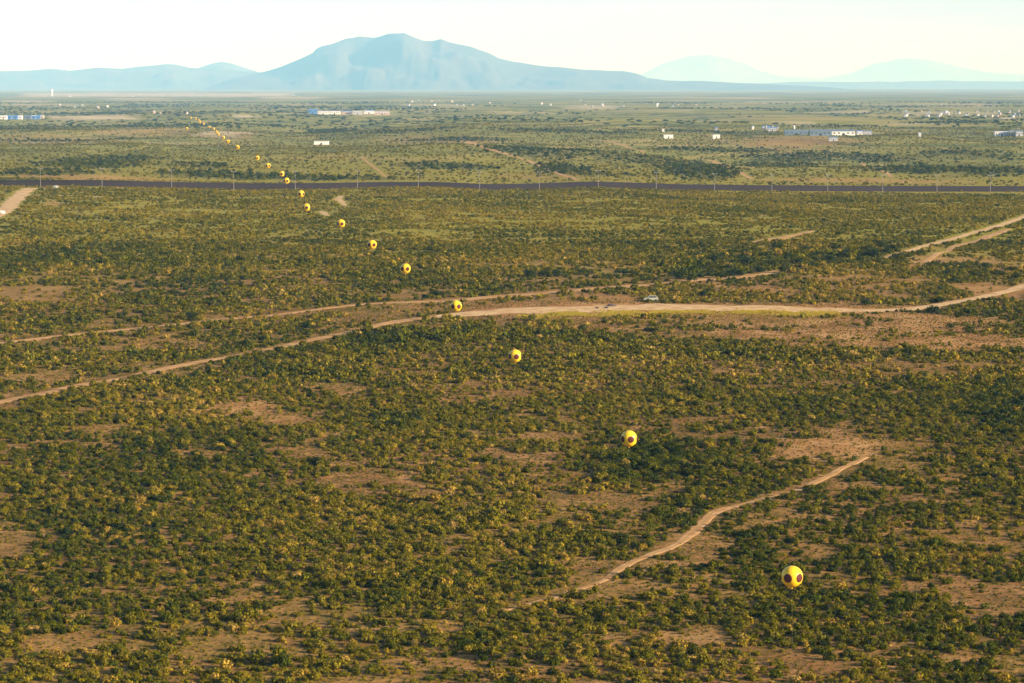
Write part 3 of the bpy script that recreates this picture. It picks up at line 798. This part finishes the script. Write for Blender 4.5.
# ------------------------------------------------------------------ tethered balloons
M_YELLOW = plain('yellow_vinyl', (.90,.57,.020), .34, vary=.04, scale=.8)
M_SPOT = plain('dark_red_print', (.075,.007,.006), .8, vary=.08)
M_ROPE = plain('pale_rope', (.20,.18,.14), .9)
RB = 1.525
def balloon_meshes():
    bm = bmesh.new(); nu, nv = 48, 28
    rows = []
    for j in range(nv + 1):
        a = math.pi * j / nv
        rows.append([bm.verts.new((math.sin(a)*math.cos(t)*RB*(1 - .006*abs(math.sin(6*t))**8*0 + .006*abs(math.cos(4*t))), math.sin(a)*math.sin(t)*RB*(1 + .006*abs(math.cos(4*t))), math.cos(a)*RB)) for t in [2*math.pi*i/nu for i in range(nu)]] if 0 < j < nv else [bm.verts.new((0, 0, math.cos(a)*RB))])
    for j in range(nv):
        A, B = rows[j], rows[j+1]
        for i in range(nu):
            k = (i+1) % nu
            if len(A) == 1: bm.faces.new((A[0], B[i], B[k]))
            elif len(B) == 1: bm.faces.new((A[i], B[0], A[k]))
            else: bm.faces.new((A[i], B[i], B[k], A[k]))
    env = bpy.data.meshes.new('envelope'); bm.to_mesh(env); bm.free()
    env.polygons.foreach_set('use_smooth', [True]*len(env.polygons)); env.materials.append(M_YELLOW)
    bm = bmesh.new(); c = bm.verts.new((0, RB*1.016, 0)); prev = None
    for k in range(1, 6):
        a = math.radians(24.5) * k / 5
        R_ = RB * (1.016 if k < 5 else 1.004)
        ring = [bm.verts.new((math.sin(a)*math.cos(t)*R_, math.cos(a)*R_, math.sin(a)*math.sin(t)*R_)) for t in [2*math.pi*i/28 for i in range(28)]]
        for i in range(28):
            if prev is None: bm.faces.new((c, ring[(i+1) % 28], ring[i]))
            else: bm.faces.new((prev[i], prev[(i+1) % 28], ring[(i+1) % 28], ring[i]))
        prev = ring
    spot = bpy.data.meshes.new('spot'); bmesh.ops.recalc_face_normals(bm, faces=bm.faces); bm.to_mesh(spot); bm.free()
    spot.polygons.foreach_set('use_smooth', [True]*len(spot.polygons)); spot.materials.append(M_SPOT)
    bm = bmesh.new(); tube(bm, [(0,0,-RB*.96), (0,0,-RB*1.02), (0,0,-RB*1.09), (0,0,-RB*1.13)], [.30, .16, .10, .13], 12)
    neck = bpy.data.meshes.new('neck'); bm.to_mesh(neck); bm.free(); neck.materials.append(M_YELLOW)
    return env, spot, neck
ENV, SPOT, NECK = balloon_meshes()
BALLOONS = [(792,576.5,42,'nearest and largest yellow balloon with dark red spots at lower right'),
    (629,438.5,13,'second nearest yellow spotted balloon over the green thicket'),
    (515,356,14,'third nearest yellow spotted balloon just below the dirt road'),
    (456,306,36,'fourth nearest yellow spotted balloon hanging in front of the dirt road junction'),
    (405.5,268.5,30,'fifth nearest yellow spotted balloon above the upper dirt track'),
    (372,244.5,33,'sixth nearest yellow spotted balloon over green scrub'),
    (341,223.5,20,'seventh nearest yellow spotted balloon below the little winding path'),
    (306.5,207.3,10,'eighth nearest yellow spotted balloon, left of the short pale trail'),
    (301,193.8,52,'ninth nearest yellow balloon hanging just under the fence line'),
    (286.4,180.7,25,'tenth nearest yellow balloon hanging just above the fence line'),
    (281.8,173.8,5,'eleventh nearest yellow balloon, small against the dark wash'),
    (268,165.6,40,'twelfth yellow balloon in the line counting from the nearest'),
    (257.2,157.9,15,'thirteenth yellow balloon in the line counting from the nearest'),
    (237.5,147.1,22,'fourteenth yellow balloon in the line, lowest of the distant ones'),
    (227.8,141.6,30,'fifteenth yellow balloon in the line counting from the nearest'),
    (223.4,137.6,8,'sixteenth yellow balloon in the line counting from the nearest'),
    (218.3,134.2,48,'seventeenth yellow balloon in the line counting from the nearest'),
    (216.4,131.9,19,'eighteenth yellow balloon in the line counting from the nearest'),
    (213.8,129,3,'nineteenth yellow balloon in the line counting from the nearest'),
    (209.3,127,33,'twentieth yellow balloon in the line counting from the nearest'),
    (203.6,123.8,12,'twenty-first yellow balloon in the line counting from the nearest'),
    (200,122.4,44,'lower of two tiny touching yellow balloons near the far end of the line'),
    (199.2,120.4,27,'upper of two tiny touching yellow balloons near the far end of the line'),
    (195.8,118.4,6,'second to last tiny yellow balloon at the far end of the line'),
    (190.9,118,38,'farthest tiny yellow balloon at the far left end of the line'),
    (186.8,128.3,21,'tiny yellow balloon standing apart to the left of the line')]
for i, (px, py, az, lab) in enumerate(BALLOONS):
    p = ground_at(px, py, 15.2)
    zg = float(zground(p[0], p[1]))
    o = thing('yellow_balloon', lab, 'balloon', (p[0], p[1], zg), 0.0, 'line of tethered yellow balloons')
    hgt = p[2] - zg
    e = link('envelope', ENV, o); e.location = (0, 0, hgt); e.rotation_euler = (random.uniform(-.06, .06), random.uniform(-.06, .06), math.radians(az))
    for k in range(5):
        s = link('spot', SPOT, o); s.location = (0, 0, hgt); s.rotation_euler = (math.radians(-2), 0, math.radians(180 + az + 72 * k))
    nk = link('neck', NECK, o); nk.location = (0, 0, hgt)
    bm = bmesh.new(); tube(bm, [(0, 0, hgt - RB * 1.1), (.12, 0, hgt * .5), (0, 0, -.3)], [.009]*3, 5)
    bm_obj('tether', bm, M_ROPE, o)

# ------------------------------------------------------------------ border fence with light poles
M_RUST = plain('dark_rusted_steel', (.016,.010,.011), .9, .0, .3, .4)
M_RUST2 = plain('dark_steel_plate', (.012,.009,.012), .9, .0, .25, .4)
fline = np.array([pixel_at_depth(a, b_, c)[:2] for a, b_, c in FENCE])
fl = resample(np.column_stack([fline, np.zeros(len(fline))]), 2.0)[:, :2]
s = np.cumsum(np.r_[0, np.linalg.norm(np.diff(fl, axis=0), axis=1)])
PL = 6.0
npan = int(s[-1] // PL)
q = np.column_stack([np.interp(np.arange(npan + 1) * PL, s, fl[:, 0]), np.interp(np.arange(npan + 1) * PL, s, fl[:, 1])])
qz = zground(q[:, 0], q[:, 1])
fence = thing('border_fence', 'long dark rusty steel bollard fence crossing the whole plain', 'fence', (q[0, 0], q[0, 1], float(qz[0])))
bm = bmesh.new()
for k in range(24):
    box(bm, k * .25, k * .25 + .232, -.08, .08, -1.0, 3.5)
PANEL = bpy.data.meshes.new('bollard_panel'); bm.to_mesh(PANEL); bm.free(); PANEL.materials.append(M_RUST)
bm = bmesh.new(); box(bm, 0, PL - .02, -.11, -.085, 2.6, 3.65)
PLATE = bpy.data.meshes.new('top_plate'); bm.to_mesh(PLATE); bm.free(); PLATE.materials.append(M_RUST2)
for k in range(npan):
    a, b_ = q[k], q[k+1]
    o = link('bollard_panel', PANEL, fence)
    o.location = (a[0] - q[0, 0], a[1] - q[0, 1], float(qz[k:k+2].mean() - qz[0]))
    o.rotation_euler = (0, -math.atan2(qz[k+1] - qz[k], PL) * .5, math.atan2(b_[1] - a[1], b_[0] - a[0]))
    link('top_plate', PLATE, o)

M_GALV = plain('galvanised_steel', (.34,.34,.33), .6, .2)
M_LAMP = plain('lamp_housing', (.42,.42,.42), .6, .1)
bm = bmesh.new(); tube(bm, [(0,0,-.6), (0,0,4), (0,0,11)], [.13, .10, .07], 8); POLE = bpy.data.meshes.new('pole'); bm.to_mesh(POLE); bm.free(); POLE.materials.append(M_GALV)
bm = bmesh.new(); box(bm, -1.5, 1.5, -.08, .08, 10.75, 10.9); ARM = bpy.data.meshes.new('crossarm'); bm.to_mesh(ARM); bm.free(); ARM.materials.append(M_GALV)
bm = bmesh.new(); box(bm, -.35, .35, -.45, .25, 10.9, 11.25); box(bm, -.3, .3, -.5, -.452, 10.93, 11.2); LAMP = bpy.data.meshes.new('floodlight'); bm.to_mesh(LAMP); bm.free(); LAMP.materials.append(M_LAMP)
ORD = ['first','second','third','fourth','fifth','sixth','seventh','eighth','ninth','tenth','eleventh','twelfth','thirteenth','fourteenth','fifteenth','sixteenth','seventeenth']
for k, px in enumerate([41,102.5,172,234,295.5,357.7,418.5,479.7,539.5,598.2,656.2,714.5,771.7,827.5,882.5,936.7,990]):
    Y = np.interp(px, FENCE[:, 0], FENCE[:, 2]) - 14
    x_ = (px - W/2) / F * Y
    o = thing('light_pole', 'tall grey floodlight pole at the border fence, %s from the left' % ORD[k], 'light pole', (x_, Y, float(zground(x_, Y))), math.radians(6), 'floodlight poles along the border fence')
    link('pole', POLE, o); link('crossarm', ARM, o)
    for sx in (-1.15, 0, 1.15):
        if sx == 0: continue
        f = link('floodlight', LAMP, o); f.location = (sx, 0, 0)

# ------------------------------------------------------------------ far buildings
M_WHITE = plain('white_wall', (.78,.77,.73), .7, 0, .05, .1)
M_GREYW = plain('grey_wall', (.48,.50,.52), .7, 0, .08, .1)
M_TAN = plain('tan_wall', (.55,.43,.32), .8, 0, .1, .1)
M_BLUE = plain('blue_metal_roof', (.10,.24,.52), .5, 0, .1, .1)
M_SLATE = plain('slate_blue_roof', (.14,.20,.26), .6, 0, .1, .1)
M_LIGHT = plain('pale_metal_roof', (.55,.56,.58), .5, 0, .05, .1)
M_DARK = plain('dark_opening', (.04,.045,.05), .4, 0, .1, .3)
def building(px0, px1, py, h, wall, roof, label, cat='building', name='warehouse', depth=None, group=None, gable=True, bays=0, turn=0.0):
    p = ground_at((px0 + px1) / 2, py)
    w = (px1 - px0) * p[1] / F; d = depth or min(max(w * .5, 9), 45)
    z = float(min(zground(p[0] + a, p[1] + c) for a in (-w/2, 0, w/2) for c in (0, d)))
    o = thing(name, label, cat, (p[0], p[1], z), turn, group)
    bm = bmesh.new(); box(bm, -w/2, w/2, 0, d, -1.5, h); bm_obj('wall', bm, wall, o)
    bm = bmesh.new(); e = .35
    if gable:
        rh = min(d * .16, h * .55)
        v = [bm.verts.new(c) for c in ((-w/2-e,-e,h+.01),(w/2+e,-e,h+.01),(w/2+e,d/2,h+rh),(-w/2-e,d/2,h+rh),(w/2+e,d+e,h+.01),(-w/2-e,d+e,h+.01))]
        for f in ((0,1,2,3),(3,2,4,5),(1,4,2),(0,3,5),(0,5,4,1)): bm.faces.new([v[i] for i in f])
    else:
        box(bm, -w/2-e, w/2+e, -e, d+e, h+.01, h+.5)
    bm_obj('roof', bm, roof, o)
    bm = bmesh.new(); dw = min(3.5, w*.12); box(bm, -dw/2, dw/2, -.06, -.01, 0, min(h*.6, 4)); bm_obj('door', bm, M_DARK, o)
    for k in range(bays):
        x0 = -w/2 + (k + .5) * w / bays
        if abs(x0) < dw: continue
        bm = bmesh.new(); box(bm, x0 - w/bays*.22, x0 + w/bays*.22, -.06, -.01, h*.45, h*.75); bm_obj('window', bm, M_DARK, o)
    return o
building(314, 328.5, 144.8, 4.0, M_WHITE, M_LIGHT, 'long low white building alone on the plain left of centre', name='white_shed', gable=False, depth=9)
building(664, 673.2, 138.6, 4.6, M_WHITE, M_LIGHT, 'left one of two white buildings on the plain right of centre', name='white_house', gable=False, depth=9)
building(713, 720, 138.7, 4.8, M_WHITE, M_LIGHT, 'right one of two white buildings on the plain right of centre', name='white_house', gable=False, depth=9)
building(662.3, 664.3, 132.3, 4, M_WHITE, M_LIGHT, 'tiny white hut behind the left white building', name='hut', depth=6)
for q_, (a, b_, wm, rm, lab) in enumerate([(0,6.5,M_WHITE,M_LIGHT,'white end block of the blue factory row at the left edge'),(7,11.5,M_BLUE,M_BLUE,'short blue roofed shed near the left edge'),(13,17.5,M_BLUE,M_BLUE,'blue and white hall second in the left factory row'),
        (18,22,M_WHITE,M_LIGHT,'bright white hall in the middle of the left factory row'),(24,31,M_SLATE,M_SLATE,'slate roofed hall in the left factory row'),(31.5,35.5,M_BLUE,M_LIGHT,'pale blue hall right of the slate roofed hall'),(36,40,M_BLUE,M_BLUE,'blue roofed hall near the right end of the left factory row'),(40.5,43.5,M_TAN,M_LIGHT,'cream hall closing the left factory row')]):
    building(a, b_, 119.2, 6.5, wm, rm, lab, 'factory', 'factory_hall', bays=4)
for (a, b_, y_, h, wm, rm, lab) in [(308.5,317,113.6,9,M_BLUE,M_BLUE,'tall bright blue roofed factory hall far left of centre'),(318,328,114.2,6,M_WHITE,M_LIGHT,'white low hall right of the blue factory hall'),(329,340,114.2,7,M_WHITE,M_SLATE,'pale hall with slate roof in the far factory group'),
        (342,352,114,6,M_TAN,M_BLUE,'tan hall with blue roof in the far factory group'),(353,362,114.4,6,M_GREYW,M_LIGHT,'grey hall in the middle of the far factory group'),(364,374,114.2,7,M_WHITE,M_BLUE,'white hall with blue roof on the right of the far factory group'),(375,389,114.8,5,M_TAN,M_LIGHT,'long cream hall at the right end of the far factory group')]:
    building(a, b_, y_, h, wm, rm, lab, 'factory', 'factory_hall', bays=5)
for (a, b_, y_, h, wm, rm, lab) in [(768,777,131.2,4.5,M_GREYW,M_BLUE,'small blue roofed building left of the right-hand compound'),(785,808,135.2,4.5,M_SLATE,M_SLATE,'long grey hall at the left of the right-hand compound'),(810,831,135.8,6,M_SLATE,M_SLATE,'large dark slate hall in the middle of the compound'),
        (832,855,135.6,5.5,M_WHITE,M_SLATE,'long white fronted hall of the right-hand compound'),(857,863,135.2,5,M_WHITE,M_BLUE,'small white block right of the white fronted hall'),(864,872,135,4.5,M_GREYW,M_SLATE,'grey block at the right end of the compound'),(829,838,141,4,M_GREYW,M_SLATE,'dark low building in front of the compound on the sandy yard'),
        (995,1009,136,5,M_WHITE,M_LIGHT,'white long hall by the right edge'),(1010,1015,136,6,M_TAN,M_SLATE,'reddish tan block beside the white hall at the right edge'),(1016,1023,136.2,6,M_GREYW,M_SLATE,'dark block at the right edge'),(919,921,137,4,M_WHITE,M_LIGHT,'tiny white hut alone right of the compound')]:
    building(a, b_, y_, h, wm, rm, lab, name='compound_hall' if b_ - a > 5 else 'hut', bays=5 if b_ - a > 5 else 1)
# tiny town houses far away
rr = random.Random(5)
town = [(rr.uniform(905, 1022), rr.uniform(112, 117.5)) for _ in range(40)] + [(rr.uniform(405, 490), rr.uniform(100.5, 106)) for _ in range(12)] + [(rr.uniform(30, 300), rr.uniform(94.5, 97)) for _ in range(16)] + \
       [(rr.uniform(55, 110), rr.uniform(104, 109)) for _ in range(6)] + [(rr.uniform(130, 215), rr.uniform(112, 115)) for _ in range(3)] + [(rr.uniform(540, 720), rr.uniform(100, 108)) for _ in range(12)] + [(rr.uniform(700, 800), rr.uniform(128, 131)) for _ in range(8)] + [(581,100.5),(551,105.5)]
for a, b_ in town:
    w = rr.uniform(.8, 1.9)
    building(a - w/2, a + w/2, b_, rr.uniform(3, 5), rr.choice([M_WHITE, M_TAN, M_TAN, M_GREYW]), rr.choice([M_LIGHT, M_SLATE, M_SLATE, M_BLUE]), 'tiny pale town building speckling the far hazy plain', 'building', 'town_building', group='tiny far town buildings', turn=rr.uniform(-.4, .4))
# white tower on the far left horizon
p = ground_at(52, 96.2)
o = thing('water_tower', 'white water tower rising on the far plain at upper left', 'water tower', (p[0], p[1], float(zground(p[0], p[1]))))
m_ = p[1] / F
bm = bmesh.new(); tube(bm, [(0,0,-2), (0,0,4.2*m_)], [.55*m_, .5*m_], 12); bm_obj('shaft', bm, M_WHITE, o)
bm = bmesh.new(); tube(bm, [(0,0,4.0*m_), (0,0,4.5*m_), (0,0,6.4*m_), (0,0,6.9*m_)], [.5*m_, 1.0*m_, 1.0*m_, .3*m_], 14); bm_obj('tank', bm, M_WHITE, o)

# ------------------------------------------------------------------ parked vehicles and stones
M_PAINT = plain('pale_paint', (.34,.36,.30), .6, .05, .08)
M_GLASS = plain('dark_glass', (.02,.025,.03), .1, 0, .02)
M_TYRE = plain('tyre_rubber', (.02,.02,.02), .9)
def vehicle(px, py, rot, label, name='parked_vehicle'):
    p = ground_at(px, py)
    o = thing(name, label, 'vehicle', (p[0], p[1], float(zground(p[0], p[1])) + .1), rot)
    bm = bmesh.new()
    prof = [(-2.3,.45),(-2.3,1.0),(-1.3,1.12),(-.6,1.75),(1.5,1.78),(2.25,1.15),(2.3,.45)]
    L = [bm.verts.new((x, -.9 + (.12 if z > 1.3 else 0), z)) for x, z in prof]; R_ = [bm.verts.new((x, .9 - (.12 if z > 1.3 else 0), z)) for x, z in prof]
    bm.faces.new(L); bm.faces.new(R_[::-1])
    for i in range(len(prof)):
        k = (i + 1) % len(prof); bm.faces.new((L[i], R_[i], R_[k], L[k]))
    bmesh.ops.recalc_face_normals(bm, faces=bm.faces)
    body = bm_obj('body', bm, M_PAINT, o)
    for sy in (-1, 1):
        bm = bmesh.new()
        v = [bm.verts.new(c) for c in ((-.95, sy*.9, 1.2), (1.75, sy*.9, 1.2), (1.35, sy*.80, 1.66), (-.55, sy*.80, 1.66))]
        bm.faces.new(v); bm_obj('side_window', bm, M_GLASS, o)
        for x in (-1.45, 1.45):
            bm = bmesh.new(); tube(bm, [(x, sy*.68, .36), (x, sy*.93, .36)], [.36, .36], 12); bm_obj('wheel', bm, M_TYRE, o)
vehicle(651, 301.5, math.radians(4), 'pale parked vehicle beside the dirt road below the tallest round tree')
vehicle(55.5, 188.6, math.radians(80), 'small white vehicle on the patrol road in front of the fence at left')
M_STONE = plain('dark_stone', (.07,.055,.045), .9, 0, .3, 2)
M_STONEL = plain('pale_stone', (.55,.50,.44), .9, 0, .2, 2)
def stone(px, py, size, mat, label, seed):
    p = ground_at(px, py); r = random.Random(seed); bm = bmesh.new()
    bmesh.ops.create_icosphere(bm, subdivisions=2, radius=size)
    for v in bm.verts: v.co = Vector((v.co.x * 1.5, v.co.y, v.co.z * .6)) * (1 + r.uniform(-.18, .18))
    o = bm_obj('boulder', bm, mat); o.location = (p[0], p[1], float(zground(p[0], p[1])) + size * .25); o.rotation_euler = (0, 0, r.random() * 3)
    tag(o, label, 'boulder')
stone(611, 306.3, .95, M_STONE, 'largest dark boulder lying on the pale dirt road', 1)
stone(614.5, 306.0, .6, M_STONE, 'dark boulder just right of the largest one on the road', 2)
stone(606.5, 308.2, .6, M_STONE, 'dark boulder in front and left of the largest one on the road', 3)
stone(597, 308.4, .55, M_STONE, 'lone dark boulder farthest left on the pale road', 4)
stone(1, 213.5, 1.7, M_STONEL, 'pale boulder at the left edge beside the fence road', 5)
print('objects', len(bpy.data.objects))
